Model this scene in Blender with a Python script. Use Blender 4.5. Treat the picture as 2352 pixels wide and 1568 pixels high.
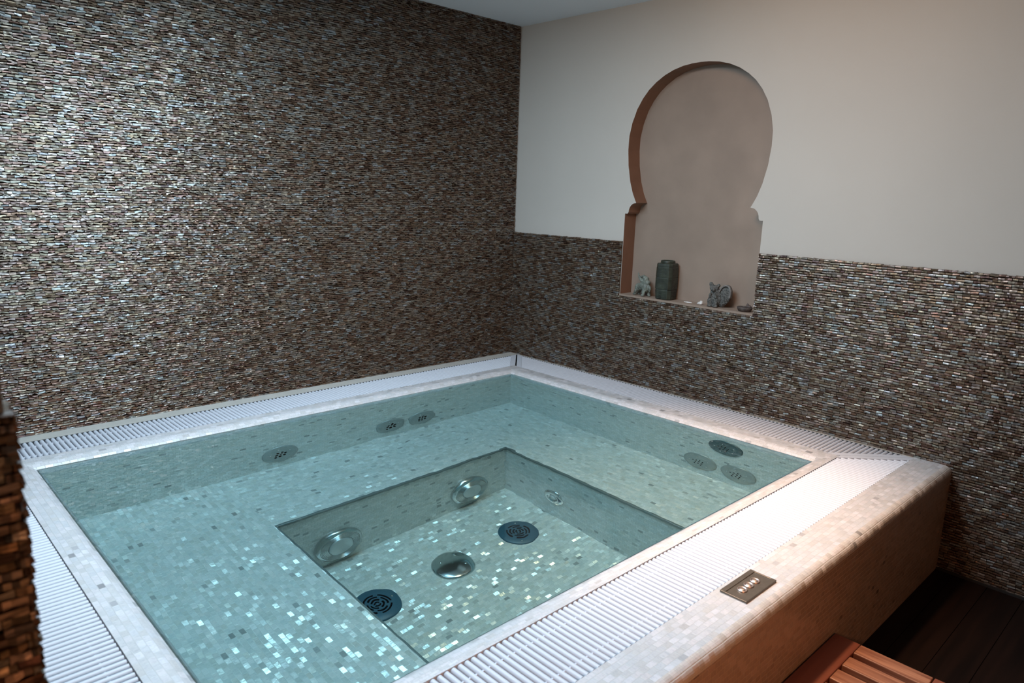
import bpy, bmesh, math, random
import numpy as np
from mathutils import Vector, Matrix
sc = bpy.context.scene
for o in list(bpy.data.objects): bpy.data.objects.remove(o)
COL = sc.collection
# ------------------------------------------------------------------ camera
cd = bpy.data.cameras.new('camera'); cam = bpy.data.objects.new('camera', cd); COL.objects.link(cam)
R_ = Vector((0.68923327, 0.72380435, 0.0326307)); U_ = Vector((-0.1685706, 0.11639298, 0.97879346)); F_ = Vector((-0.70465698, 0.68011759, -0.20223404))
CP = Vector((3.91033055, -3.75859006, 1.20191904))
m = Matrix.Identity(4)
for i in range(3):
    m[i][0] = R_[i]; m[i][1] = U_[i]; m[i][2] = -F_[i]; m[i][3] = CP[i]
cam.matrix_world = m
cd.sensor_width = 36; cd.lens = 25.155; cd.clip_start = .02
cd.dof.use_dof = True; cd.dof.focus_distance = 3.7; cd.dof.aperture_fstop = 4.0
sc.camera = cam
# ------------------------------------------------------------------ view and world
sc.view_settings.view_transform = 'Standard'; sc.view_settings.look = 'None'
sc.view_settings.gamma = 1; sc.view_settings.use_curve_mapping = False
sc.view_settings.exposure = 0.0
w = bpy.data.worlds.new('world'); sc.world = w; w.use_nodes = True
w.node_tree.nodes['Background'].inputs[0].default_value = (.55, .62, .72, 1)
w.node_tree.nodes['Background'].inputs[1].default_value = .03
# ------------------------------------------------------------------ lights
def light(name, kind, loc, tgt, energy, col, **kw):
    l = bpy.data.lights.new(name, kind); l.energy = energy; l.color = col
    for k, v in kw.items(): setattr(l, k, v)
    o = bpy.data.objects.new(name, l); COL.objects.link(o); o.location = loc
    o.rotation_euler = (Vector(tgt) - Vector(loc)).to_track_quat('-Z', 'Y').to_euler()
    try: l.cycles.is_caustics_light = True
    except Exception: pass
    return o
light('cool_ceiling_panel', 'AREA', (1.6, -2.5, 2.34), (1.6, -2.49, 0), 116, (.60, .82, 1), shape='RECTANGLE', size=1.5, size_y=1.2)
light('warm_downlight', 'SPOT', (2.45, -1.3, 2.33), (2.36, -1.22, 0), 300, (1, .62, .36), spot_size=math.radians(62), spot_blend=1, shadow_soft_size=.06)
light('room_lamp', 'SPOT', (4.7, -3.1, .75), (3.1, -2.5, -.25), 64, (1, .40, .16), spot_size=math.radians(112), spot_blend=1, shadow_soft_size=.12)
light('niche_wall_fill', 'AREA', (2.3, -1.5, 2.33), (2.3, -.4, .8), 24, (1, .68, .48), shape='DISK', size=.7)  # unseen soft fill, added to warm up the niche wall

# ------------------------------------------------------------------ node helpers
def mat(name):
    a = bpy.data.materials.new(name); a.use_nodes = True
    return a, a.node_tree, a.node_tree.nodes['Principled BSDF']
class N:
    def __init__(s, nt): s.nt = nt
    def __call__(s, typ, **kw):
        n = s.nt.nodes.new(typ)
        for k, v in kw.items(): setattr(n, k, v)
        return n
    def L(s, a, b): s.nt.links.new(a, b)
    def val(s, sock, v):
        if hasattr(v, 'is_output'): s.L(v, sock)
        else: sock.default_value = v
    def m(s, op, a, b=0.0, c=None):
        n = s('ShaderNodeMath', operation=op); s.val(n.inputs[0], a); s.val(n.inputs[1], b)
        if c is not None: s.val(n.inputs[2], c)
        return n.outputs[0]
    def v(s, op, a, b=(0, 0, 0), sc=None):
        n = s('ShaderNodeVectorMath', operation=op); s.val(n.inputs[0], a)
        if op != 'NORMALIZE': s.val(n.inputs[1], b)
        if sc is not None: s.val(n.inputs['Scale'], sc)
        return n.outputs[0]
    def ramp(s, f, st, interp='LINEAR'):
        n = s('ShaderNodeValToRGB'); e = n.color_ramp; e.interpolation = interp
        while len(e.elements) < len(st): e.elements.new(.5)
        for el, (p, c) in zip(e.elements, st): el.position = p; el.color = (*c, 1)
        s.L(f, n.inputs[0]); return n.outputs[0]
    def mix(s, f, a, b, bl='MIX'):
        n = s('ShaderNodeMix', data_type='RGBA', blend_type=bl); s.val(n.inputs[0], f)
        s.val(n.inputs[6], a); s.val(n.inputs[7], b); return n.outputs[2]
def simple(name, col, rough=.5, metal=0., spec=.5, noise=None, bump=None, coat=0):
    a, nt, b = mat(name); n = N(nt)
    b.inputs['Base Color'].default_value = (*col, 1); b.inputs['Roughness'].default_value = rough
    b.inputs['Metallic'].default_value = metal; b.inputs['Specular IOR Level'].default_value = spec
    b.inputs['Coat Weight'].default_value = coat
    tc = n('ShaderNodeTexCoord').outputs['Object']
    if noise:
        sca, amt = noise
        t = n('ShaderNodeTexNoise'); n.L(tc, t.inputs['Vector']); t.inputs['Scale'].default_value = sca; t.inputs['Detail'].default_value = 6
        r = n.ramp(t.outputs[0], [(.3, tuple(max(0, c * (1 - amt)) for c in col)), (.7, tuple(min(1, c * (1 + amt)) for c in col))])
        n.L(r, b.inputs['Base Color'])
    if bump:
        sca, st = bump
        t = n('ShaderNodeTexNoise'); n.L(tc, t.inputs['Vector']); t.inputs['Scale'].default_value = sca; t.inputs['Detail'].default_value = 5
        bp = n('ShaderNodeBump'); bp.inputs['Strength'].default_value = st; bp.inputs['Distance'].default_value = .002
        n.L(t.outputs[0], bp.inputs['Height']); n.L(bp.outputs[0], b.inputs['Normal'])
    return a

def pearl_tile(name, tone, grout, ph=.0195, pw=.031, tilt=.20, dark=.012, metal=.2, bond=.5, g1=.0013):
    """running-bond mother-of-pearl mosaic laid out in the surface's own metres (UV)"""
    a, nt, b = mat(name); n = N(nt)
    uv = n('ShaderNodeUVMap').outputs[0]
    sp = n('ShaderNodeSeparateXYZ'); n.L(uv, sp.inputs[0])
    wob = n('ShaderNodeTexNoise', noise_dimensions='2D'); n.L(uv, wob.inputs['Vector']); wob.inputs['Scale'].default_value = 9
    vv = n.m('ADD', n.m('DIVIDE', sp.outputs[1], ph), n.m('MULTIPLY', wob.outputs[0], .25))
    row = n.m('FLOOR', vv)
    wr = n('ShaderNodeTexWhiteNoise', noise_dimensions='1D'); n.L(row, wr.inputs['W'])
    uu = n.m('ADD', n.m('DIVIDE', sp.outputs[0], pw), n.m('ADD', n.m('MULTIPLY', row, bond), n.m('MULTIPLY', wr.outputs[0], .32 * bond)))
    colm = n.m('FLOOR', uu)
    cb = n('ShaderNodeCombineXYZ'); n.L(colm, cb.inputs[0]); n.L(row, cb.inputs[1])
    wn = n('ShaderNodeTexWhiteNoise', noise_dimensions='2D'); n.L(cb.outputs[0], wn.inputs['Vector'])
    cb2 = n.v('ADD', cb.outputs[0], (37.3, 91.7, 0))
    wn2 = n('ShaderNodeTexWhiteNoise', noise_dimensions='2D'); n.L(cb2, wn2.inputs['Vector'])
    fu = n.m('FRACT', uu); fv = n.m('FRACT', vv)
    du = n.m('MULTIPLY', n.m('SUBTRACT', .5, n.m('ABSOLUTE', n.m('SUBTRACT', fu, .5))), pw)
    dv = n.m('MULTIPLY', n.m('SUBTRACT', .5, n.m('ABSOLUTE', n.m('SUBTRACT', fv, .5))), ph)
    d = n.m('MINIMUM', du, dv)
    g = n('ShaderNodeMapRange', interpolation_type='SMOOTHSTEP'); n.L(d, g.inputs[0])
    g.inputs[1].default_value = .0004; g.inputs[2].default_value = g1
    mask = g.outputs[0]
    t = tone
    def sh(k, tint=(1, 1, 1)): return tuple(min(1, t[i] * k * tint[i]) for i in range(3))
    base = n.ramp(wn.outputs[0], [(0, sh(.45)), (dark, sh(.66, (.98, .98, 1))), (dark + .018, sh(.90, (1.02, 1, .96))), (.45, sh(.97, (.98, 1, 1.01))),
                                   (.75, sh(1.03, (1.02, .99, .98))), (1, sh(1.10, (1, 1, 1.02)))])
    # fine streaks of the nacre, each tile its own direction
    sv = n.v('ADD', n.v('MULTIPLY', uv, (240, 70, 1)), n.v('SCALE', wn2.outputs['Color'], (0, 0, 0), sc=60.0))
    st = n('ShaderNodeTexNoise', noise_dimensions='3D'); n.L(sv, st.inputs['Vector']); st.inputs['Scale'].default_value = 1; st.inputs['Detail'].default_value = 3
    st.inputs['Distortion'].default_value = .8
    base = n.mix(.5, base, n.ramp(st.outputs[0], [(.3, (.62, .62, .66)), (.5, (.93, .93, .93)), (.7, (1, .99, .97))]), 'MULTIPLY')
    colr = n.mix(mask, (*grout, 1), base)
    n.L(colr, b.inputs['Base Color'])
    n.L(n.m('SUBTRACT', .62, n.m('MULTIPLY', mask, .34)), b.inputs['Roughness'])
    n.L(n.m('MULTIPLY', mask, metal), b.inputs['Metallic'])
    b.inputs['Specular IOR Level'].default_value = .6
    b.inputs['Thin Film Thickness'].default_value = 380; b.inputs['Thin Film IOR'].default_value = 1.5
    geo = n('ShaderNodeNewGeometry')
    off = n.v('SCALE', n.v('SUBTRACT', wn2.outputs['Color'], (.5, .5, .5)), (0, 0, 0), sc=n.m('MULTIPLY', mask, tilt * 2))
    off2 = n.v('SCALE', n.v('SUBTRACT', st.outputs['Color'], (.5, .5, .5)), (0, 0, 0), sc=n.m('MULTIPLY', mask, tilt * 1.0))
    nn = n.v('NORMALIZE', n.v('ADD', n.v('ADD', geo.outputs['Normal'], off), off2))
    bp = n('ShaderNodeBump'); bp.inputs['Strength'].default_value = .5; bp.inputs['Distance'].default_value = .0012
    n.L(mask, bp.inputs['Height']); n.L(nn, bp.inputs['Normal']); n.L(bp.outputs[0], b.inputs['Normal'])
    return a

def shell_strip():
    """dark abalone / penshell strip mosaic: one colour per tile (mesh island)"""
    a, nt, b = mat('dark_shell_strips'); n = N(nt)
    geo = n('ShaderNodeNewGeometry'); rnd = geo.outputs['Random Per Island']
    r2 = n('ShaderNodeTexWhiteNoise', noise_dimensions='1D'); n.L(n.m('MULTIPLY', rnd, 917.3), r2.inputs['W'])
    tc = n('ShaderNodeTexCoord').outputs['Object']
    big = n('ShaderNodeTexNoise'); n.L(tc, big.inputs['Vector']); big.inputs['Scale'].default_value = 7; big.inputs['Detail'].default_value = 2
    f = n.m('ADD', n.m('ADD', n.m('MULTIPLY', rnd, .84), .07), n.m('MULTIPLY', n.m('SUBTRACT', big.outputs[0], .5), .22))
    base = n.ramp(f, [(0, (.065, .036, .024)), (.18, (.15, .086, .054)), (.40, (.21, .142, .096)), (.58, (.215, .178, .150)), (.74, (.27, .208, .152)), (.88, (.27, .275, .265)), (.95, (.32, .31, .33)), (1, (.48, .48, .46))])
    # nacre ribs along the tile
    st = n('ShaderNodeTexNoise'); n.L(n.v('MULTIPLY', tc, (20, 20, 240)), st.inputs['Vector']); st.inputs['Scale'].default_value = 1; st.inputs['Detail'].default_value = 4
    base = n.mix(.8, base, n.ramp(st.outputs[0], [(.40, (.22, .17, .15)), (.52, (.8, .78, .76)), (.62, (1.0, 1.0, 1.0))]), 'MULTIPLY')
    n.L(base, b.inputs['Base Color'])
    b.inputs['Metallic'].default_value = .5
    b.inputs['Specular IOR Level'].default_value = .7
    n.L(n.m('ADD', .26, n.m('MULTIPLY', r2.outputs[0], .2)), b.inputs['Roughness'])
    b.inputs['Thin Film IOR'].default_value = 1.55
    n.L(n.m('ADD', 250, n.m('MULTIPLY', r2.outputs[0], 350)), b.inputs['Thin Film Thickness'])
    bp = n('ShaderNodeBump'); bp.inputs['Strength'].default_value = .55; bp.inputs['Distance'].default_value = .0015
    n.L(st.outputs[0], bp.inputs['Height']); n.L(bp.outputs[0], b.inputs['Normal'])
    return a

def wood(name, c1, c2, axis, rough=.5, coat=0., scale=1.):
    a, nt, b = mat(name); n = N(nt)
    tc = n('ShaderNodeTexCoord').outputs['Object']
    s = [38, 38, 38]; s[axis] = 2.2
    s = tuple(k * scale for k in s)
    t = n('ShaderNodeTexNoise'); n.L(n.v('MULTIPLY', tc, s), t.inputs['Vector']); t.inputs['Scale'].default_value = 1; t.inputs['Detail'].default_value = 7; t.inputs['Distortion'].default_value = .6
    t2 = n('ShaderNodeTexNoise'); n.L(n.v('MULTIPLY', tc, tuple(k * 3.2 for k in s)), t2.inputs['Vector']); t2.inputs['Scale'].default_value = 1; t2.inputs['Detail'].default_value = 3
    f = n.m('ADD', n.m('MULTIPLY', t.outputs[0], .7), n.m('MULTIPLY', t2.outputs[0], .3))
    n.L(n.ramp(f, [(.35, c1), (.62, c2)]), b.inputs['Base Color'])
    b.inputs['Roughness'].default_value = rough; b.inputs['Coat Weight'].default_value = coat
    bp = n('ShaderNodeBump'); bp.inputs['Strength'].default_value = .25; bp.inputs['Distance'].default_value = .001
    n.L(f, bp.inputs['Height']); n.L(bp.outputs[0], b.inputs['Normal'])
    return a

M_tile = pearl_tile('pearl_mosaic', (.80, .755, .71), (.64, .61, .57), tilt=.25, metal=.25)
M_deck = pearl_tile('pearl_mosaic_deck', (.67, .64, .64), (.56, .53, .52), tilt=.07, dark=.004, metal=.06)
M_nose = pearl_tile('pearl_mosaic_nosing', (.66, .59, .54), (.60, .54, .48), ph=.0267, pw=.0265, tilt=.10, dark=.02, metal=.08, bond=0.0, g1=.0022)
M_wall = pearl_tile('pearl_mosaic_wall', (.80, .755, .71), (.60, .57, .53), tilt=.10, dark=.02, metal=.08)
M_face = pearl_tile('pearl_mosaic_front_lit_orange', (.42, .30, .225), (.58, .44, .33), tilt=.04, dark=.004, metal=.04)  # same pearl mosaic; the front's dim orange light is mixed into its tone
M_shell = shell_strip()
M_grout = simple('dark_grout', (.035, .028, .024), .9)
M_plaster = simple('cream_plaster', (.50, .465, .42), .85, noise=(1.3, .03), bump=(90, .12))
M_room = simple('brown_room_plaster', (.26, .16, .10), .85, noise=(1.3, .04))
M_niche = simple('tan_niche_plaster', (.27, .20, .155), .6, noise=(5, .10), bump=(60, .15))
M_reveal = simple('shaded_reveal_plaster', (.20, .095, .055), .7, noise=(6, .12), bump=(60, .15))  # niche plaster, with the reveal's shade and reddish light put in its colour
M_ceil = simple('white_ceiling_paint', (.72, .74, .77), .9)
M_strip = simple('beige_stone_strip', (.50, .46, .41), .5, noise=(14, .06))
M_white = simple('white_plastic', (.62, .62, .66), .5)
M_chan = simple('channel_dark', (.05, .055, .06), .8)
M_steel = simple('brushed_steel', (.62, .63, .62), .24, 1.0)
M_jet = simple('satin_jet_plate', (.36, .37, .35), .4, .3)
M_darkjet = simple('dark_teal_jet_plate', (.10, .15, .16), .35, .5)
M_drain = simple('dark_drain_plastic', (.035, .09, .125), .45)
M_black = simple('black_hole', (.003, .003, .004), .9, 0, .05)
M_chrome = simple('polished_chrome', (.72, .72, .72), .14, 1.0)
M_pot = simple('dark_green_stone', (.027, .031, .021), .42, noise=(24, .6), bump=(60, .8))
M_lion = simple('grey_green_stone', (.15, .165, .138), .55, noise=(22, .4), bump=(70, .6))
M_rock = simple('speckled_lava_stone', (.085, .083, .076), .8, noise=(150, .9), bump=(120, 1.0))
M_shellw = simple('white_shell', (.62, .60, .57), .4, noise=(60, .15))
M_brownst = simple('brown_stone', (.075, .055, .048), .6, noise=(80, .5), bump=(100, .8))
M_panel = simple('brushed_bronze_panel', (.23, .20, .17), .38, .85, noise=(40, .1))
M_slat = wood('oiled_teak_slat', (.17, .055, .028), (.40, .175, .095), 0, .42)
M_board = wood('red_brown_board', (.15, .035, .018), (.22, .062, .032), 1, .5, scale=.5)
M_floor = wood('dark_wenge_floor', (.0035, .0015, .0012), (.012, .005, .0032), 1, .6, scale=.4)
M_floor.node_tree.nodes['Principled BSDF'].inputs['Specular IOR Level'].default_value = .12

# ------------------------------------------------------------------ object helpers
def tag(o, label=None, cat=None, group=None, kind=None):
    for k, v in (('label', label), ('category', cat), ('group', group), ('kind', kind)):
        if v: o[k] = v
    return o
def link(name, me, mats, parent=None, smooth=False):
    o = bpy.data.objects.new(name, me); COL.objects.link(o)
    for x in (mats if isinstance(mats, (list, tuple)) else [mats]): me.materials.append(x)
    if parent: o.parent = parent
    if smooth:
        for p in me.polygons: p.use_smooth = True
    return o
def empty(name, loc, rz=0):
    o = bpy.data.objects.new(name, None); COL.objects.link(o); o.location = loc; o.rotation_euler = (0, 0, rz); o.empty_display_size = .05
    return o
class MB:
    def __init__(s): s.v = []; s.f = []; s.uv = []; s.mi = []; s.sm = []
    def add(s, vs, fs, uvs=None, mi=0, sm=False):
        k = len(s.v); s.v += [tuple(x) for x in vs]
        for i, f in enumerate(fs):
            s.f.append([k + j for j in f]); s.uv.append(uvs[i] if uvs else None); s.mi.append(mi); s.sm.append(sm)
    def quad(s, p, uv=None, mi=0, sm=False): s.add(p, [range(len(p))], [uv] if uv else None, mi, sm)
    def box(s, a, b, mi=0):
        x0, y0, z0 = a; x1, y1, z1 = b
        s.add([(x0, y0, z0), (x1, y0, z0), (x1, y1, z0), (x0, y1, z0), (x0, y0, z1), (x1, y0, z1), (x1, y1, z1), (x0, y1, z1)],
              [(0, 3, 2, 1), (4, 5, 6, 7), (0, 1, 5, 4), (1, 2, 6, 5), (2, 3, 7, 6), (3, 0, 4, 7)], mi=mi)
    def lathe(s, prof, seg=48, mi=0, cap=True, sm=True, c=(0, 0)):
        vs = []; n = len(prof)
        for r, z in prof:
            for k in range(seg):
                a = 2 * math.pi * k / seg; vs.append((c[0] + r * math.cos(a), c[1] + r * math.sin(a), z))
        fs = [(i * seg + k, i * seg + (k + 1) % seg, (i + 1) * seg + (k + 1) % seg, (i + 1) * seg + k) for i in range(n - 1) for k in range(seg)]
        s.add(vs, fs, mi=mi, sm=sm)
        if cap:
            k0 = len(s.v) - n * seg
            s.f.append([k0 + (n - 1) * seg + k for k in range(seg)]); s.uv.append(None); s.mi.append(mi); s.sm.append(sm)
            s.f.append([k0 + k for k in reversed(range(seg))]); s.uv.append(None); s.mi.append(mi); s.sm.append(sm)
    def build(s, name, mats, parent=None, bevel=0, mtx=None):
        me = bpy.data.meshes.new(name); me.from_pydata(s.v, [], s.f)
        if any(u for u in s.uv):
            ul = me.uv_layers.new(name='UVMap')
            k = 0
            for p, u in zip(me.polygons, s.uv):
                for j in range(p.loop_total):
                    ul.data[p.loop_start + j].uv = u[j] if u else (0, 0)
        for p, mi, sm in zip(me.polygons, s.mi, s.sm): p.material_index = mi; p.use_smooth = sm
        if mtx is not None: me.transform(mtx)
        me.update()
        o = link(name, me, mats, parent)
        if bevel:
            b = o.modifiers.new('bevel', 'BEVEL'); b.width = bevel; b.segments = 2; b.limit_method = 'ANGLE'
        return o

# ------------------------------------------------------------------ measured layout (metres; z = 0 is the tub's top)
S1, S2, T1, T2 = .102, .341, .022, .285
F1, F2, F3 = 2.643, 2.893, 3.06
N1, N2, NW = 3.318, 3.568, 3.616
XL, YF, XR, YN = .468, -.437, 2.548, -3.193      # inner walls of the basin
ZS, ZW, ZF = -.67, -1.22, -.524                    # bench, foot well, room floor
WX, WF, WN = 1.03, -1.0, -2.43                    # foot well edges
H1, H2 = .922, 2.363
ZNI = .58
rng = np.random.default_rng(7)

# ------------------------------------------------------------------ shell strip cladding (real relief, thousands of strips in one mesh)
def cladding(name, O, A, Nn, u0, u1, z0, z1, pitch, length, parent, cut=None, shingle=1.0, cols=4, seed=1, wild=1.0):
    """O origin, A unit vector along the wall, Nn outward normal; u range, z range"""
    r = np.random.default_rng(seed)
    O, A, Nn = map(np.array, (O, A, Nn)); V = []; Fc = []
    nrow = int((z1 - z0) / pitch)
    pitch = (z1 - z0) / nrow
    nc = cols; kk = 0
    segs = []
    for i in range(nrow):
        z = z0 + i * pitch
        u = u0 - r.random() * length if i % 2 else u0 - length * (.5 + .3 * r.random())
        while u < u1:
            L = length * r.uniform(.8, 1.2); a, b = max(u, u0), min(u + L, u1)
            u += L
            if b - a < .004: continue
            if cut and z + pitch * .5 > cut[2]:
                if a < cut[0] < b: b = cut[0]
                elif a < cut[1] < b: a = cut[1]
                elif a >= cut[0] and b <= cut[1]: continue
                if b - a < .003: continue
            segs.append((a, b, z))
    segs = np.array(segs); n = len(segs)
    g = .0007
    a = segs[:, 0] + g; b = segs[:, 1] - g; z = segs[:, 2]
    t = np.linspace(0, 1, nc)
    hgt = pitch * r.uniform(.84, 1.10, n)
    tiltz = r.normal(0, .09, n)                      # slope of strip about its long axis
    tiltu = r.normal(0, .05, n)
    rot = r.normal(0, .045, n) * wild
    dep = r.uniform(.0015, .0045, n)
    bow = r.normal(0, .0009 * wild, (n, nc)); bowd = r.normal(0, .0006, (n, nc))
    # profile across the strip: (fraction of height, outward depth)
    prof = [(0.00, -.006), (.06, .0040 * shingle), (.16, .0056 * shingle), (.46, .0044), (.90, .0030), (.99, -.006)]
    P = np.zeros((n, len(prof), nc, 3))
    for j, (fz, fd) in enumerate(prof):
        uu = a[:, None] + (b - a)[:, None] * t[None]
        um = (a + b)[:, None] / 2
        zz = z[:, None] + (hgt * fz)[:, None] + (uu - um) * rot[:, None] * (1 if 0 < j < len(prof) - 1 else 1)
        if j in (1, 2): zz = zz + bow
        if j in (0,): zz = zz + bow
        dd = fd + (dep + tiltz * (fz - .3) * pitch + 0)[:, None] + (uu - um) * tiltu[:, None] + bowd
        if fd < 0: dd = np.full_like(dd, fd)
        P[:, j] = O + uu[..., None] * A + dd[..., None] * Nn + zz[..., None] * np.array([0, 0, 1.])
    V = P.reshape(-1, 3)
    m_ = len(prof); per = m_ * nc
    quads = []
    for j in range(m_ - 1):
        for k in range(nc - 1):
            quads.append((j * nc + k, j * nc + k + 1, (j + 1) * nc + k + 1, (j + 1) * nc + k))
    # end caps
    quads.append(tuple(j * nc for j in (0, 1, 2, 5))); quads.append(tuple(j * nc for j in (2, 3, 4, 5)))
    quads.append(tuple(j * nc + nc - 1 for j in (5, 2, 1, 0))); quads.append(tuple(j * nc + nc - 1 for j in (5, 4, 3, 2)))
    flip = np.dot(np.cross(A, [0, 0, 1.]), Nn) < 0
    q = np.array(quads)
    if flip: q = q[:, ::-1]
    F = (q[None] + (np.arange(n) * per)[:, None, None]).reshape(-1)
    me = bpy.data.meshes.new(name); me.vertices.add(len(V)); me.vertices.foreach_set('co', V.astype(np.float32).ravel())
    nf = n * len(q)
    me.loops.add(nf * 4); me.loops.foreach_set('vertex_index', F.astype(np.int32))
    me.polygons.add(nf); me.polygons.foreach_set('loop_start', np.arange(0, nf * 4, 4, dtype=np.int32))
    me.update(calc_edges=True); me.validate()
    me.polygons.foreach_set('use_smooth', np.zeros(len(me.polygons), dtype=bool))
    return link(name, me, M_shell, parent)

# ------------------------------------------------------------------ room shell
def struct(o): o['kind'] = 'structure'; return o
b = MB(); b.box((-.2, -3.9, ZF), (-.008, .3, H2 + .05)); wl = struct(b.build('wall_left', M_grout))
cladding('mosaic_cladding', (0, 0, 0), (0, -1, 0), (1, 0, 0), .004, NW, 0.0, H2, .0116, .034, wl, shingle=1.15, seed=3, wild=1.8)

# niche outline (x, z)
prof_half = [(1.178, .398), (1.23, .425), (1.30, .450), (1.40, .472), (1.50, .4815), (1.58, .480), (1.66, .463), (1.74, .432), (1.80, .395), (1.85, .352),
             (1.89, .303), (1.925, .245), (1.95, .185), (1.967, .12), (1.975, .055), (1.977, 0)]
XC = 1.495
def niche_pts():
    left = [(XC - .475, ZNI), (XC - .475, 1.100), (XC - .455, 1.100)]
    for k in range(7):
        a = k / 6 * math.pi / 2; left.append((XC - .398 - .050 * math.cos(a), 1.110 + .058 * math.sin(a)))
    left += [(XC - .392, 1.170)]
    # smooth the arch
    zs = [p[0] for p in prof_half]; hs = [p[1] for p in prof_half]
    arch = [(XC - h, z) for z, h in prof_half]
    left += arch
    return left + [(2 * XC - x, z) for x, z in reversed(left[:-1])]
NP = niche_pts()
YP = .007; ND = .125
bm = bmesh.new()
outer = [(-.01, ZF), (6.6, ZF), (6.6, H2 + .02), (-.01, H2 + .02)]
def loop(pts, y): 
    vs = [bm.verts.new((x, y, z)) for x, z in pts]; return vs, [bm.edges.new((vs[i], vs[(i + 1) % len(vs)])) for i in range(len(vs))]
v1, e1 = loop(outer, YP); v2, e2 = loop(NP, YP)
bmesh.ops.triangle_fill(bm, edges=e1 + e2, use_beauty=True)
bmesh.ops.recalc_face_normals(bm, faces=bm.faces)
for f in bm.faces:
    if f.normal.y > 0: f.normal_flip()
me = bpy.data.meshes.new('wall_right'); bm.to_mesh(me); bm.free()
wr = struct(link('wall_right', me, M_plaster))
b = MB(); n_ = len(NP)
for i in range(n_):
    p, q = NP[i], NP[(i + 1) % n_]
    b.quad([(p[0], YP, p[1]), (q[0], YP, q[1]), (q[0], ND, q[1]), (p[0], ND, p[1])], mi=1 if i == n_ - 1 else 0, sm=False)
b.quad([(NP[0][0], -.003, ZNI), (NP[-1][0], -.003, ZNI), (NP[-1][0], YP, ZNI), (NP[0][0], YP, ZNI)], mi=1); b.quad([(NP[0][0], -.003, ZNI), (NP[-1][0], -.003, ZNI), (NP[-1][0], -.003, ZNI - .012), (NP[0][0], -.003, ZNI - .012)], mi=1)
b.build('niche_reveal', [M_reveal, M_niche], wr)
b = MB(); b.quad([(x, ND, z) for x, z in NP]); b.build('niche_back', M_niche, wr)
b = MB(); b.box((-.01, YP + .001, ZF), (XC - .48, .2, H2), 0)
cladding('mosaic_cladding', (0, 0, 0), (1, 0, 0), (0, -1, 0), .006, 6.4, ZF + .004, H1, .0126, .0292, wr, cut=(XC - .477, XC + .477, ZNI - .013), shingle=.7, seed=5)
b = MB(); b.quad([(-.0, YP - .003, ZF), (6.5, YP - .003, ZF), (6.5, YP - .003, ZNI - .004), (0, YP - .003, ZNI - .004)])
b.quad([(-.0, YP - .003, ZNI - .004), (XC - .477, YP - .003, ZNI - .004), (XC - .477, YP - .003, H1 - .004), (0, YP - .003, H1 - .004)])
b.quad([(XC + .477, YP - .003, ZNI - .004), (6.5, YP - .003, ZNI - .004), (6.5, YP - .003, H1 - .004), (XC + .477, YP - .003, H1 - .004)])
b.build('mosaic_grout', M_grout, wr)

b = MB(); b.box((-.2, -NW - .22, ZF), (2.886, -NW - .008, H2)); wn_ = struct(b.build('wall_near', M_plaster))
cladding('mosaic_cladding', (0, -NW - .004, 0), (1, 0, 0), (0, 1, 0), .006, 2.895, 0.002, H1, .0126, .0292, wn_, shingle=.9, seed=8)
cladding('mosaic_cladding', (2.89, -NW - .004, 0), (0, -1, 0), (1, 0, 0), -.004, .21, ZF, H1, .0126, .0292, wn_, shingle=.9, seed=9)

b = MB(); b.box((-.2, -6.2, H2), (6.6, .3, H2 + .1)); struct(b.build('ceiling', M_ceil))
b = MB(); xx = 2.86
while xx < 6.5:                                   # long dark planks running along the tub's front, thin seams between them
    b.box((xx + .0012, -6.15, ZF - .02), (xx + .1388, .05, ZF)); xx += .14
fl = struct(b.build('floor', M_floor))
b = MB(); b.box((-.2, -6.2, ZF - .1), (2.858, -NW - .2, ZF - .001)); b.box((2.86, -6.2, ZF - .1), (6.6, .3, ZF - .021)); b.build('subfloor', M_black, fl)
b = MB(); b.box((6.5, -6.2, ZF), (6.6, .3, H2)); struct(b.build('wall_back', M_room))
b = MB(); b.box((-.2, -6.2, ZF), (6.6, -6.1, H2)); struct(b.build('wall_front', M_room))
b = MB(); b.box((-.2, -6.2, ZF), (-.1, -NW - .2, H2)); struct(b.build('wall_side', M_plaster))
b = MB(); b.box((F3 + .002, -.016, ZF), (6.5, .001, ZF + .012)); struct(b.build('baseboard_right', simple('dark_skirting_bead', (.02, .018, .017), .5)))

# ------------------------------------------------------------------ hot tub
tub = tag(empty('hot_tub', (1.53, -1.78, ZF)), 'raised square hot tub lined with pale mother-of-pearl mosaic, brimming with clear water', 'hot tub')
OFF = Matrix.Translation((-1.53, 1.78, -ZF))
def part(mb, name, mats, parent=tub, **kw):
    o = mb.build(name, mats, parent, **kw); o.matrix_parent_inverse = Matrix.Identity(4)
    if parent is tub: o.data.transform(OFF)
    return o
def rings(mb, R, mi=0, smooth_from=None):
    """R: list of (xl, yf, xr, yn, z, vlen, smooth) rectangular rings"""
    for a, c in zip(R[:-1], R[1:]):
        A = [(a[0], a[1]), (a[2], a[1]), (a[2], a[3]), (a[0], a[3])]; B = [(c[0], c[1]), (c[2], c[1]), (c[2], c[3]), (c[0], c[3])]
        for i in range(4):
            j = (i + 1) % 4
            ax = 0 if i in (0, 2) else 1
            p = [(*A[i], a[4]), (*A[j], a[4]), (*B[j], c[4]), (*B[i], c[4])]
            q = [(A[i][ax], a[5]), (A[j][ax], a[5]), (B[j][ax], c[5]), (B[i][ax], c[5])]
            mb.quad(p, q, mi, a[6] and c[6])
basin = MB()
R = []; rb = .070
def ring(d, z, v, sm): return (XL - d[0], YF + d[1], XR + d[2], YN - d[3], z, v, sm)
flat = (XL - S2, -T2 - YF, F1 - XR, N1 + YN)
R.append(ring(flat, -.05, -.05, False)); R.append(ring(flat, 0, 0, False))
k0 = min(.045, flat[2] - .01)
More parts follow.
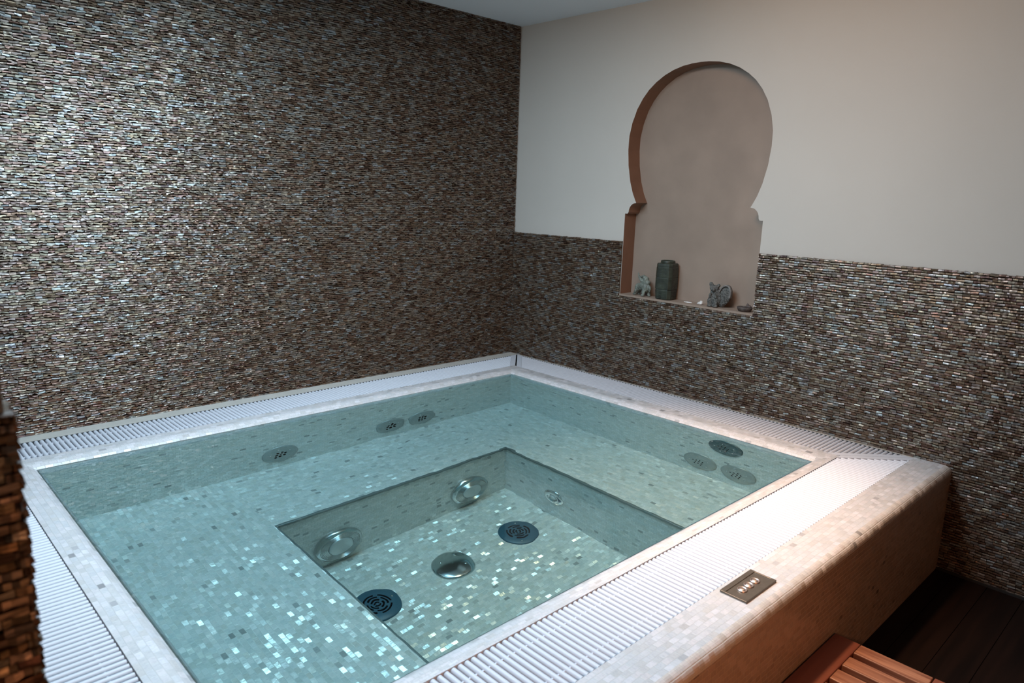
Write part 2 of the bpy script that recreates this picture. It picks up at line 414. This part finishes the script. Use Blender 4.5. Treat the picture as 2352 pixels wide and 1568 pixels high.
for i in range(9):
    a = i / 8 * math.pi / 2; d = rb * (1 - math.sin(a)); R.append(ring((d,) * 4, -rb * (1 - math.cos(a)), .055 + rb * a, True))
R.append(ring((0,) * 4, -rb - .001, .055 + rb * 1.59, False)); R.append(ring((0,) * 4, ZS, .055 + rb * 1.57 + (-ZS - rb), False))
rim_ = MB(); rings(rim_, R[:12]); part(rim_, 'rim', M_deck)
rings(basin, R[11:])
part(basin, 'basin_wall', M_wall)
# bench: U-shaped seat and foot well
sb = MB()
def hq(x0, y0, x1, y1, z, along, mb=sb, mi=0):
    p = [(x0, y0, z), (x1, y0, z), (x1, y1, z), (x0, y1, z)]
    uv = [(q[0], q[1]) if along == 'x' else (q[1], q[0]) for q in p]
    mb.quad(p, uv, mi)
hq(XL, WN, WX, WF, ZS, 'y'); hq(XL, WF, XR, YF, ZS, 'x'); hq(XL, YN, XR, WN, ZS, 'x')
part(sb, 'bench_seat', M_tile)
ww = MB(); lip = .022
def vq(p0, p1, za, zb, mb):
    ax = 0 if abs(p0[0] - p1[0]) > abs(p0[1] - p1[1]) else 1
    mb.quad([(*p0, za), (*p1, za), (*p1, zb), (*p0, zb)], [(p0[ax], za), (p1[ax], za), (p1[ax], zb), (p0[ax], zb)])
vq((WX, WN), (WX, WF), ZW, ZS, ww); vq((WX, WF), (XR, WF), ZW, ZS, ww); vq((XR, WF), (XR, WN), ZW, ZS, ww); vq((XR, WN), (WX, WN), ZW, ZS, ww)
part(ww, 'foot_well_wall', M_wall)
wf = MB(); hq(WX, WN, XR, WF, ZW, 'y', wf); part(wf, 'foot_well_floor', pearl_tile('pearl_mosaic_well', (.80, .755, .71), (.58, .56, .52), tilt=.30, dark=.012, metal=.25))
M_trim = simple('grey_bench_nosing', (.20, .22, .21), .3, .4)
tr = MB(); t_ = .013
tr.box((WX - .004, WN, ZS - .020), (WX + t_, WF + 0, ZS + .003)); tr.box((WX - .004, WF - t_, ZS - .020), (XR, WF + .004, ZS + .003)); tr.box((WX - .004, WN - .004, ZS - .014), (XR, WN + .006, ZS + .003))
part(tr, 'bench_nosing', M_trim, bevel=.004)
# outer deck, strips, front
dk = MB()
hq(0, -NW, S1, 0, 0, 'y', dk, 1)                      # plain strip along the left wall
hq(S1, -T1, F2, 0, 0, 'x', dk, 1)
hq(S1, -NW, F2, -N2, 0, 'x', dk, 1)
# front deck with rounded nose
rn = .034; prof = [(F2, -.05, -.05), (F2, 0, 0), (F3 - rn, 0, F3 - rn - F2)]
pf = []
for i in range(9):
    a = i / 8 * math.pi / 2; pf.append((F3 - rn + rn * math.sin(a), -rn + rn * math.cos(a), F3 - rn - F2 + rn * a))
def strip(P, mi, sm):
    for a, c in zip(P[:-1], P[1:]):
        dk.quad([(a[0], 0, a[1]), (a[0], -NW - .1, a[1]), (c[0], -NW - .1, c[1]), (c[0], 0, c[1])], [(0, a[2]), (-NW - .1, a[2]), (-NW - .1, c[2]), (0, c[2])], mi, sm)
strip(prof, 0, False); pf = [(a[0], a[1], a[2] - pf[0][2]) for a in pf]; strip(pf, 2, True)
part(dk, 'deck', [M_deck, M_strip, M_nose])
fr = MB(); zz = -rn
fr.quad([(F3, 0, zz), (F3, -NW - .1, zz), (F3, -NW - .1, ZF), (F3, 0, ZF)], [(0, zz), (-NW - .1, zz), (-NW - .1, ZF), (0, ZF)])
fr.quad([(F3, -NW - .1, 0), (2.9, -NW - .1, 0), (2.9, -NW - .1, ZF), (F3, -NW - .1, ZF)], [(0, 0), (.16, 0), (.16, ZF), (0, ZF)])
part(fr, 'front_panel', M_face)
# overflow channels
ch = MB()
hq(S1, -N2, F2, -N1, -.05, 'x', ch); hq(S1, -T2, F2, -T1, -.05, 'x', ch); hq(S1, -N1, S2, -T2, -.05, 'x', ch); hq(F1, -N1, F2, -T2, -.05, 'x', ch)
for p0, p1 in (((S1, -N2), (S1, -T1)), ((S1, -T1), (F2, -T1)), ((F2, -N2), (S1, -N2))): vq(p0, p1, -.05, 0, ch)
part(ch, 'overflow_channel', M_chan)

# ------------------------------------------------------------------ jets, lamps, drains (fitted into the tub)
def disc_on(name, mb, mats, c, normal, up=(0, 0, 1), parent=tub):
    Z = Vector(normal).normalized(); X = Vector(up).cross(Z).normalized(); Y = Z.cross(X)
    mt = Matrix(((X[0], Y[0], Z[0], c[0]), (X[1], Y[1], Z[1], c[1]), (X[2], Y[2], Z[2], c[2]), (0, 0, 0, 1)))
    o = mb.build(name, mats, parent); o.matrix_parent_inverse = Matrix.Identity(4)
    o.matrix_local = OFF @ mt
    return o
def sub(name, mb, mats, parent): return mb.build(name, mats, parent)
def jet(c, normal, dark=False, small=False, rot=.3):
    r = .101
    mb = MB(); mb.lathe([(r, 0), (r, .004), (r - .004, .008), (r - .02, .0105), (r * .5, .012), (.001, .0125)], 56, cap=False)
    o = disc_on('jet_plate', mb, M_darkjet if dark else M_jet, c, normal)
    hr = .0052 if small else .0088; sp_ = .0225 if small else .0265
    h = MB(); pts = [(0, 0)] + [(sp_ * math.cos(rot + k * math.pi / 3), sp_ * math.sin(rot + k * math.pi / 3)) for k in range(6)]
    pts.append((2 * sp_ * math.cos(rot + 3 * math.pi / 3 + .52) * .86, 2 * sp_ * math.sin(rot + 3 * math.pi / 3 + .52) * .86))
    if small: pts += [(2 * sp_ * .86 * math.cos(rot + .52 + k * 2.1), 2 * sp_ * .86 * math.sin(rot + .52 + k * 2.1)) for k in (1, 2)]
    for p in pts: h.lathe([(hr, .009), (hr, .0128), (hr * .2, .0128)], 16, c=p)
    sub('nozzle_hole', h, M_black, o)
    for k in range(5):
        a = rot + .25 + k * 2 * math.pi / 5; s = MB()
        s.lathe([(.0055, .008), (.0055, .013), (.003, .0145), (.0005, .015)], 12, c=(.060 * math.cos(a), .060 * math.sin(a)))
        sub('screw', s, M_chrome, o)
    return o
for y in (-2.127, -1.425, -1.196): jet((XL, y, -.50), (1, 0, 0))
tag(jet((2.12, YF, -.185), (0, -1, 0), dark=True, small=True), 'dark teal jet plate')
jet((1.977, YF, -.50), (0, -1, 0), small=True); jet((2.205, YF, -.50), (0, -1, 0), small=True)
for x in (1.60, 1.85): jet((x, YN, -.42), (0, 1, 0))

def lamp(c, normal):
    prof = [(.128, 0), (.130, .012), (.124, .026), (.112, .032)]
    r = .110
    while r > .060: prof += [(r, .029), (r - .0018, .0335), (r - .0036, .029)]; r -= .0056
    mb = MB(); mb.lathe(prof[:4], 96, cap=False); mb.lathe(prof[3:], 96, cap=False, sm=False)
    o = disc_on('pool_light', mb, M_steel, c, normal)
    s = MB(); s.lathe([(.066, .030), (.066, .036), (.063, .038)] + [(.060 - k * .004, .0385 + (.001 if k % 2 else 0)) for k in range(14)] + [(.0005, .0385)], 48, cap=False)
    sub('lens', s, simple('grey_lamp_lens', (.55, .56, .55), .35, .5), o)
    return o
lamp((WX, -1.285, -1.04), (1, 0, 0)); lamp((WX, -2.115, -1.05), (1, 0, 0))
mb = MB(); mb.lathe([(.072, 0), (.072, .005), (.066, .010), (.040, .016), (.032, .014), (.030, .004), (.001, .004)], 40, cap=False)
o = disc_on('water_inlet', mb, M_chrome, (1.425, WF, -1.015), (0, -1, 0))
s = MB(); s.lathe([(.022, .004), (.022, .010), (.015, .015), (.001, .017)], 24, cap=False); sub('inlet_ball', s, M_shellw, o)
def arc_mesh(mb, r0, r1, a0, a1, z0, z1, n=14):
    vs = []
    for k in range(n + 1):
        a = a0 + (a1 - a0) * k / n
        for r in (r0, r1):
            for z in (z0, z1): vs.append((r * math.cos(a), r * math.sin(a), z))
    fs = []
    for k in range(n):
        i = 4 * k; j = i + 4
        fs += [(i + 1, i + 3, j + 3, j + 1), (i, j, j + 2, i + 2), (i, i + 1, j + 1, j), (i + 2, j + 2, j + 3, i + 3)]
    fs += [(0, 2, 3, 1), (4 * n, 4 * n + 1, 4 * n + 3, 4 * n + 2)]
    mb.add(vs, fs)
def drain(c, rot):
    mb = MB(); mb.lathe([(.108, 0), (.108, .006), (.104, .010), (.060, .013), (.001, .013)], 60, cap=False)
    o = disc_on('drain_cover', mb, M_drain, c, (0, 0, 1), up=(0, 1, 0))
    s = MB()
    for ri, nseg in ((.060, 4), (.044, 4), (.028, 3), (.013, 2)):
        for k in range(nseg):
            a = rot + ri * 20 + k * 2 * math.pi / nseg; arc_mesh(s, ri - .004, ri + .004, a, a + 2 * math.pi / nseg * .78, .012, .0145)
    sub('slots', s, M_black, o)
    for sg in (1, -1):
        q = MB(); q.lathe([(.006, .008), (.006, .013), (.002, .016), (.0005, .0165)], 12, c=(sg * .082 * math.cos(rot), sg * .082 * math.sin(rot))); sub('screw', q, M_chrome, o)
drain((1.42, -1.262, ZW), 2.6); drain((1.42, -2.142, ZW), 1.7)
mb = MB(); mb.lathe([(.109, 0)] + [(.109 * math.cos(a), .003 + .024 * math.sin(a)) for a in [i / 12 * 1.56 for i in range(13)]], 60, cap=False)
o = disc_on('suction_cover', mb, M_chrome, (1.413, -1.70, ZW), (0, 0, 1), up=(0, 1, 0)); o['label'] = 'domed polished metal cover'
for a in (.9, 4.0):
    q = MB(); q.lathe([(.008, .016), (.008, .0235), (.003, .0255), (.0005, .026)], 12, c=(.062 * math.cos(a), .062 * math.sin(a))); sub('screw', q, M_steel, o)

# control panel on the front deck
cp = MB(); px0, px1, py0, py1 = 2.909, 3.000, -1.851, -1.656
cp.box((px0, py0, 0), (px1, py1, .005)); cpo = part(cp, 'control_panel', M_panel, bevel=.0015); cpo['label'] = 'bronze push-button panel'
q = MB(); q.box((px0, py0, .005), (px0 + .017, py1, .0078)); q.box((px1 - .017, py0, .005), (px1, py1, .0078)); q.box((px0, py0, .005), (px1, py0 + .008, .0072)); q.box((px0, py1 - .006, .005), (px1, py1, .0072))
o = q.build('panel_frame', M_panel, cpo, bevel=.001); o.data.transform(OFF)
for k in range(3):
    q = MB(); y = -1.7535 + (k - 1) * .040; cx = (px0 + px1) / 2
    q.lathe([(.0165, .005), (.0165, .0075), (.0145, .0095), (.0125, .0085), (.0115, .006), (.0105, .006), (.0095, .009), (.006, .0098), (.0005, .0100)], 32, cap=False, c=(cx, y))
    o = q.build('push_button', simple('polished_button', (.62, .52, .48), .4, 1.0), cpo); o.data.transform(OFF)

# ------------------------------------------------------------------ water
nx, ny = 260, 340
wx0, wx1, wy0, wy1, zw = XL - .038, XR + .038, YN - .038, YF + .038, -.020
X, Y = np.meshgrid(np.linspace(wx0, wx1, nx), np.linspace(wy0, wy1, ny), indexing='ij')
Zr = np.zeros_like(X); rr = np.random.default_rng(4)
for k in range(26):
    lam = rr.uniform(.05, .30); th = rr.uniform(0, 2 * math.pi); ph = rr.uniform(0, 6.28)
    Zr += lam * .00042 * rr.uniform(.4, 1) * np.sin((X * math.cos(th) + Y * math.sin(th)) * 2 * math.pi / lam + ph)
for k in range(12):
    lam = rr.uniform(.028, .07); th = rr.uniform(0, 2 * math.pi); ph = rr.uniform(0, 6.28)
    Zr += lam * .00062 * rr.uniform(.4, 1) * np.sin((X * math.cos(th) + Y * math.sin(th)) * 2 * math.pi / lam + ph)
env = .35 + .9 * np.exp(-(((X - 1.1) / .5) ** 2 + ((Y + 1.7) / .6) ** 2)) + .5 * np.exp(-(((X - 1.5) / .5) ** 2 + ((Y + 1.2) / .5) ** 2))
Zr = Zr * env + zw
V = [(float(a), float(c_), float(d)) for a, c_, d in zip(X.ravel(), Y.ravel(), Zr.ravel())]
Fq = [(i * ny + j, (i + 1) * ny + j, (i + 1) * ny + j + 1, i * ny + j + 1) for i in range(nx - 1) for j in range(ny - 1)]
border = [i * ny for i in range(nx)] + [(nx - 1) * ny + j for j in range(1, ny)] + [i * ny + ny - 1 for i in range(nx - 2, -1, -1)] + [j for j in range(ny - 2, 0, -1)]
k = len(V); V += [(V[i][0], V[i][1], -1.3) for i in border]; nb = len(border)
Fs = [(border[i], k + i, k + (i + 1) % nb, border[(i + 1) % nb]) for i in range(nb)]
me = bpy.data.meshes.new('pool_water'); me.from_pydata(V, [], Fq + Fs + [tuple(k + i for i in reversed(range(nb)))])
me.update()
a_, nt, bs = mat('clear_pool_water'); n = N(nt); nt.nodes.remove(bs)
gl = n('ShaderNodeBsdfGlass'); gl.inputs['IOR'].default_value = 1.333; gl.inputs['Roughness'].default_value = 0; gl.inputs['Color'].default_value = (.95, .985, .985, 1)
va = n('ShaderNodeVolumeAbsorption'); va.inputs['Color'].default_value = (.45, .86, .93, 1); va.inputs['Density'].default_value = .30
out = nt.nodes['Material Output']; n.L(gl.outputs[0], out.inputs['Surface']); n.L(va.outputs[0], out.inputs['Volume'])
wo = link('pool_water', me, a_)
for i, p in enumerate(me.polygons): p.use_smooth = i < len(Fq)
tag(wo, 'clear still turquoise water filling the mosaic hot tub to the rim', 'water')
try: wo.cycles.is_caustics_caster = True
except Exception: pass
for o in bpy.data.objects:
    if o.type == 'MESH' and o.parent is not None and (o.parent is tub or (o.parent.parent is tub)):
        try: o.cycles.is_caustics_receiver = True
        except Exception: pass

# ------------------------------------------------------------------ overflow grates
def grate(label, P, Q, inward, width, m0=True, m1=True, pitch=.0225):
    """outer edge runs P->Q; bars run inward; both ends cut on the 45 degree mitre"""
    P = Vector((*P, 0)); Q = Vector((*Q, 0)); D = (Q - P); L = D.length; D.normalize(); I = Vector((*inward, 0))
    root = tag(empty('overflow_grate', P), label, 'grate', 'white grates around the hot tub')
    def W(u, v, z): q = D * u + I * v; return (q.x, q.y, z)
    pl = .034 * 1.414
    bars = MB(); n = int(L / pitch); r = .0086
    sec = [(-r, -.020)] + [(-r * math.cos(q_ / 8 * math.pi), r * math.sin(q_ / 8 * math.pi) - r) for q_ in range(9)] + [(r, -.020)]
    for k in range(n):
        u = (k + .5) * pitch
        v0 = 0.002; v1 = width - .003
        # mitre: inside when u > v (start) and L-u > v (end)
        if m0: v1 = min(v1, u - pl)
        if m1: v1 = min(v1, L - u - pl)
        if v1 < v0 + .006: continue
        vs = [W(u + a, v0, z) for a, z in sec] + [W(u + a, v1, z) for a, z in sec]
        m_ = len(sec); up = len(bars.f)
        fs = [(i, i + 1, m_ + i + 1, m_ + i) for i in range(m_ - 1)] + [(0, m_, 2 * m_ - 1, m_ - 1)]
        bars.add(vs, fs, sm=False)
        for q_ in range(up + 1, up + m_ - 2): bars.sm[q_] = True
        bars.add(vs[:m_], [tuple(reversed(range(m_)))]); bars.add(vs[m_:], [tuple(range(m_))])
    bars.build('bars', M_white, root)
    rods = MB()
    for v in (width * .22, width * .78):
        s = v + pl if m0 else 0; e = L - v - pl if m1 else L
        vs = [W(s, v - .0022, -.0066), W(s, v + .0022, -.0066), W(s, v + .003, -.014), W(s, v - .003, -.014), W(e, v - .0022, -.0066), W(e, v + .0022, -.0066), W(e, v + .003, -.014), W(e, v - .003, -.014)]
        rods.add(vs, [(0, 1, 5, 4), (1, 2, 6, 5), (2, 3, 7, 6), (3, 0, 4, 7), (0, 3, 2, 1), (4, 5, 6, 7)])
        k = 0
    rods.build('connecting_rods', M_white, root)
    for on, sgn, base in ((m0, 1, 0), (m1, -1, L)):
        if not on: continue
        g = .0012; p = MB()
        def U(u, v, z): return W(base + sgn * u, v, z)
        c = [(g * 1.4 + 0.0, 0), (pl, 0), (pl + width, width), (g * 1.4 + width, width)]
        vs = [U(u, v, 0) for u, v in c] + [U(u, v, -.02) for u, v in c]
        p.add(vs, [(0, 1, 2, 3), (7, 6, 5, 4), (0, 4, 5, 1), (1, 5, 6, 2), (2, 6, 7, 3), (3, 7, 4, 0)])
        o = p.build('mitre_plate', M_white, root)
        bmx = bmesh.new(); bmx.from_mesh(o.data); bmesh.ops.recalc_face_normals(bmx, faces=bmx.faces); bmx.to_mesh(o.data); bmx.free()
    return root
gw = .2385
grate('white overflow grate along the foot of the tall mosaic wall', (S1, -T1 - .012), (S1, -N2), (1, 0), gw)
grate('white overflow grate running below the arched niche wall', (S1, -T1), (F2, -T1), (0, -1), .2620 - .0)
grate('wide white overflow grate on the front edge beside the push-button panel', (F2, -T1), (F2, -N2), (-1, 0), .2495)
grate('white overflow grate at the lower left beside the blurred wall end', (F2, -N2), (S1, -N2), (0, 1), .2495)

# ------------------------------------------------------------------ wooden step
ZT = -.32
st = tag(empty('wooden_step', (3.275, -1.85, ZF)), 'slatted reddish hardwood step standing against the front of the tub', 'step')
def spart(name, a, c, mm, bev=.003):
    q = MB(); q.box((a[0] - 3.275, a[1] + 1.85, a[2] - ZF), (c[0] - 3.275, c[1] + 1.85, c[2] - ZF)); return q.build(name, mm, st, bevel=bev)
y0, y1 = -2.42, -1.262
spart('side_board', (3.066, y0, ZT - .034), (3.156, y1, ZT - .002), M_board)
spart('side_board', (3.394, y0, ZT - .034), (3.476, y1, ZT - .002), M_board)
y = y1 - .008
while y - .068 > y0:
    spart('slat', (3.159, y - .068, ZT - .022), (3.391, y, ZT + .002), M_slat); y -= .0985
for yy in (y1 - .10, y0 + .04):
    spart('support_rail', (3.09, yy, ZT - .075), (3.46, yy + .035, ZT - .035), M_board)
for x in (3.09, 3.42):
    for yy in (y1 - .10, y0 + .04): spart('leg', (x, yy, ZF), (x + .04, yy + .035, ZT - .034), M_board)

# ------------------------------------------------------------------ niche objects
def blob(name, parts, voxel, mm, parent=None, loc=(0, 0, 0), disp=.0, dscale=.02, seed=0):
    """one continuous carved shape: ellipsoids and capsules fused by a voxel remesh"""
    bm = bmesh.new()
    for p in parts:
        c, r = p[0], p[1]; rot = p[2] if len(p) > 2 else (0, 0, 0)
        mt = Matrix.Translation(c) @ Matrix.Rotation(rot[2], 4, 'Z') @ Matrix.Rotation(rot[1], 4, 'Y') @ Matrix.Rotation(rot[0], 4, 'X') @ Matrix.Diagonal((*r, 1))
        bmesh.ops.create_uvsphere(bm, u_segments=16, v_segments=10, radius=1, matrix=mt)
    me = bpy.data.meshes.new(name); bm.to_mesh(me); bm.free()
    o = link(name, me, mm, parent); o.location = loc
    r = o.modifiers.new('fuse', 'REMESH'); r.mode = 'VOXEL'; r.voxel_size = voxel; r.use_smooth_shade = True
    if disp:
        tx = bpy.data.textures.new(name + '_relief', 'CLOUDS'); tx.noise_scale = dscale
        d = o.modifiers.new('relief', 'DISPLACE'); d.texture = tx; d.strength = disp; d.mid_level = .5
    return o
# green stone vase: square with notched corners, round lip
vz = tag(empty('stone_vase', (1.338, .062, ZNI), math.radians(6)), 'tall square dark green carved stone vase with a round lip in the niche', 'vase')
def sect(h, c):
    k = h - c
    return [(k, -h), (k, -k), (h, -k), (h, k), (k, k), (k, h), (-k, h), (-k, k), (-h, k), (-h, -k), (-k, -k), (-k, -h)]
def octo(h, c): k = h - c; return [(k, -h), (h, -k), (h, k), (k, h), (-k, h), (-h, k), (-h, -k), (-k, -h)]
q = MB(); hgt = .232
levels = [(0, .050), (.004, .053), (.056, .0565), (.058, .0545), (.061, .0545), (.063, .0575), (.128, .058), (.130, .056), (.133, .056), (.135, .058), (.193, .0565), (.195, .0545), (.198, .0545), (.2, .056), (.214, .054), (.217, .050)]
L_ = [[(x, y, z) for x, y in octo(h, .017)] for z, h in levels]
vs = [p for l in L_ for p in l]; m_ = 8
fs = [(i * m_ + k, i * m_ + (k + 1) % m_, (i + 1) * m_ + (k + 1) % m_, (i + 1) * m_ + k) for i in range(len(levels) - 1) for k in range(m_)] + [tuple(reversed(range(m_))), tuple((len(levels) - 1) * m_ + k for k in range(m_))]
vz.scale = (.99, .99, 1.05)
q.add(vs, fs)
ql = MB(); ql.lathe([(.044, .214), (.046, .226), (.043, .232), (.036, .232), (.034, .222), (.001, .219)], 32, cap=False); ql.build('lip', M_pot, vz)
for sx in range(4):
    a = sx * math.pi / 2; ca, sa = math.cos(a), math.sin(a)
    for zc in (.095, .165, .028):
        for dz, wd in ((-.018, .020), (-.009, .026), (0, .014), (.010, .026), (.019, .020)):
            for s_ in (-1, 1):
                c = (.0565, s_ * .018); h_ = wd * .5
                p = [(c[0] - .001, c[1] - h_ * 1.15, zc + dz - .0011), (c[0] + .0022, c[1] + h_ * 1.15, zc + dz + .0011)]
                x0, y0_, z0 = p[0]; x1, y1_, z1 = p[1]
                vs = [(x, y, z) for z in (z0, z1) for x, y in ((x0, y0_), (x1, y0_), (x1, y1_), (x0, y1_))]
                vs = [(x * ca - y * sa, x * sa + y * ca, z) for x, y, z in vs]
                q.add(vs, [(0, 3, 2, 1), (4, 5, 6, 7), (0, 1, 5, 4), (1, 2, 6, 5), (2, 3, 7, 6), (3, 0, 4, 7)])
q.build('body', M_pot, vz, bevel=.0012)
# lion-like beast, head thrown back towards the left
E_ = lambda c, r, rot=(0, 0, 0): (c, r, rot)
lion = blob('animal_figurine', [
    E_((-.010, 0, .060), (.052, .026, .026), (0, -.12, 0)), E_((-.045, 0, .050), (.024, .024, .028)), E_((.028, 0, .056), (.026, .028, .032)),
    E_((.020, 0, .092), (.020, .020, .028), (0, .15, 0)), E_((.010, 0, .118), (.018, .017, .014)), E_((.026, 0, .106), (.014, .021, .020)),
    E_((.040, 0, .088), (.016, .018, .016)),
    E_((-.026, 0, .104), (.024, .013, .011), (0, .6, 0)), E_((-.046, 0, .121), (.011, .008, .008), (0, .9, 0)), E_((-.053, 0, .136), (.004, .004, .012), (0, -.3, 0)), E_((-.010, 0, .096), (.020, .015, .013), (0, .2, 0)), E_((-.022, 0, .123), (.012, .009, .006), (0, -.4, 0)), E_((-.002, 0, .128), (.006, .010, .009)),
    E_((-.054, -.016, .024), (.011, .010, .026), (0, .35, 0)), E_((-.054, .016, .024), (.011, .010, .026), (0, .35, 0)), E_((-.064, -.016, .006), (.016, .009, .007)), E_((-.064, .016, .006), (.016, .009, .007)),
    E_((.026, -.020, .028), (.014, .011, .030), (0, .05, 0)), E_((.034, .018, .026), (.013, .011, .028)), E_((.022, -.023, .007), (.015, .011, .008)), E_((.036, .018, .007), (.015, .011, .008)),
    E_((.056, 0, .062), (.010, .010, .022), (0, -.7, 0)), E_((.062, 0, .045), (.006, .006, .018), (0, .3, 0))],
    .0028, M_lion, None, (1.168, .055, ZNI), disp=.006, dscale=.010)
lion.rotation_euler = (0, 0, math.radians(-12))
tag(lion, 'grey-green carved stone beast figurine with open jaws, left of the tall vase', 'figurine')
pb = blob('pebble', [E_((0, 0, .010), (.022, .014, .011))], .003, simple('dark_red_stone', (.10, .05, .045), .6, noise=(60, .4)), None, (1.163, .10, ZNI), disp=.003)
tag(pb, 'small dark reddish pebble under the belly of the stone beast', 'pebble')
sq = blob('squirrel_figurine', [
    E_((-.014, 0, .045), (.038, .028, .046)), E_((-.018, -.002, .085), (.030, .024, .026)), E_((-.022, -.014, .108), (.026, .020, .018)), E_((-.018, -.032, .102), (.013, .012, .010)),
    E_((-.048, 0, .124), (.012, .010, .015), (0, -.4, 0)), E_((-.003, 0, .122), (.010, .009, .011), (0, .4, 0)), E_((-.040, -.020, .030), (.013, .014, .024)), E_((-.002, -.022, .026), (.014, .013, .022)),
    E_((-.034, -.028, .006), (.016, .013, .008)), E_((0, -.028, .006), (.016, .013, .008)),
    E_((-.036, -.026, .062), (.008, .010, .022), (.4, .3, 0)), E_((.000, -.026, .060), (.008, .010, .022), (.4, -.3, 0))],
    .0030, M_rock, None, (1.712, .055, ZNI), disp=.007, dscale=.008)
sq.scale = (1.08, 1, 1.04)
tag(sq, 'speckled grey stone squirrel figurine with a big raised tail, right part of the niche', 'figurine')
tl = blob('tail', [E_((.038, .006, .070), (.036, .016, .060), (0, .28, 0)), E_((.020, .008, .030), (.024, .016, .030), (0, .3, 0))], .0028, M_rock, sq, disp=.010, dscale=.005)
rmq = MB(); pts = []
for k in range(40):
    a = 2 * math.pi * k / 40; x = .036 * math.cos(a); z = .060 * math.sin(a); ca, sa = math.cos(-.28), math.sin(-.28)
    pts.append((.038 + x * ca - z * sa, .070 + x * sa + z * ca))
for i, (x, z) in enumerate(pts):
    x2, z2 = pts[(i + 1) % 40]; cx, cz = .038, .070
    def T(x, z, o_, y_): d = Vector((x - cx, z - cz)).normalized(); return (x + d[0] * o_, y_, z + d[1] * o_)
    if i < 24: rmq.add([T(x, z, -.004, -.014), T(x, z, .003, -.012), T(x, z, .003, .010), T(x, z, -.004, .012), T(x2, z2, -.004, -.014), T(x2, z2, .003, -.012), T(x2, z2, .003, .010), T(x2, z2, -.004, .012)],
            [(0, 1, 5, 4), (1, 2, 6, 5), (2, 3, 7, 6), (3, 0, 4, 7)], sm=True)
rmq.build('tail_rim', simple('grey_stone_rim', (.16, .15, .14), .7, noise=(80, .4), bump=(100, .6)), sq)
# shallow dark stone dish with a lump on its rim
dsh = empty('stone_dish', (1.893, .045, ZNI)); tag(dsh, 'small dark brown stone dish at the right end of the niche shelf', 'dish')
q = MB(); q.lathe([(.020, 0), (.034, .002), (.042, .014), (.044, .024), (.040, .027), (.035, .020), (.026, .010), (.001, .008)], 36, cap=False)
o = q.build('bowl', M_brownst, dsh); o.scale = (1.05, .85, 1)
blob('rim_lump', [E_((.022, .004, .028), (.017, .012, .012)), E_((.014, .004, .040), (.006, .006, .008)), E_((.030, .008, .022), (.012, .012, .012)), E_((-.002, .010, .024), (.02, .012, .007))], .0025, M_brownst, dsh, disp=.004, dscale=.006)
# shell chip and sliver
q = blob('seashell', [E_((0, 0, .009), (.017, .012, .010)), E_((-.008, 0, .006), (.014, .011, .007)), E_((.006, 0, .014), (.010, .009, .010)), E_((.003, -.002, .021), (.005, .005, .005))], .002, M_shellw, None, (1.602, .045, ZNI), disp=.004, dscale=.006)
tag(q, 'small whitish shell lump left of the squirrel figurine', 'shell')
q = MB(); q.add([(-.030, 0, 0), (-.005, -.007, 0), (.030, 0, 0), (.004, .007, 0), (-.026, 0, .003), (-.005, -.005, .0045), (.026, 0, .003), (.004, .005, .0045)], [(3, 2, 1, 0), (4, 5, 6, 7), (0, 1, 5, 4), (1, 2, 6, 5), (2, 3, 7, 6), (3, 0, 4, 7)])
o = q.build('shell_sliver', M_shellw); o.location = (1.505, .06, ZNI); tag(o, 'thin white shell sliver lying flat between the vase and the shell lump', 'shell')
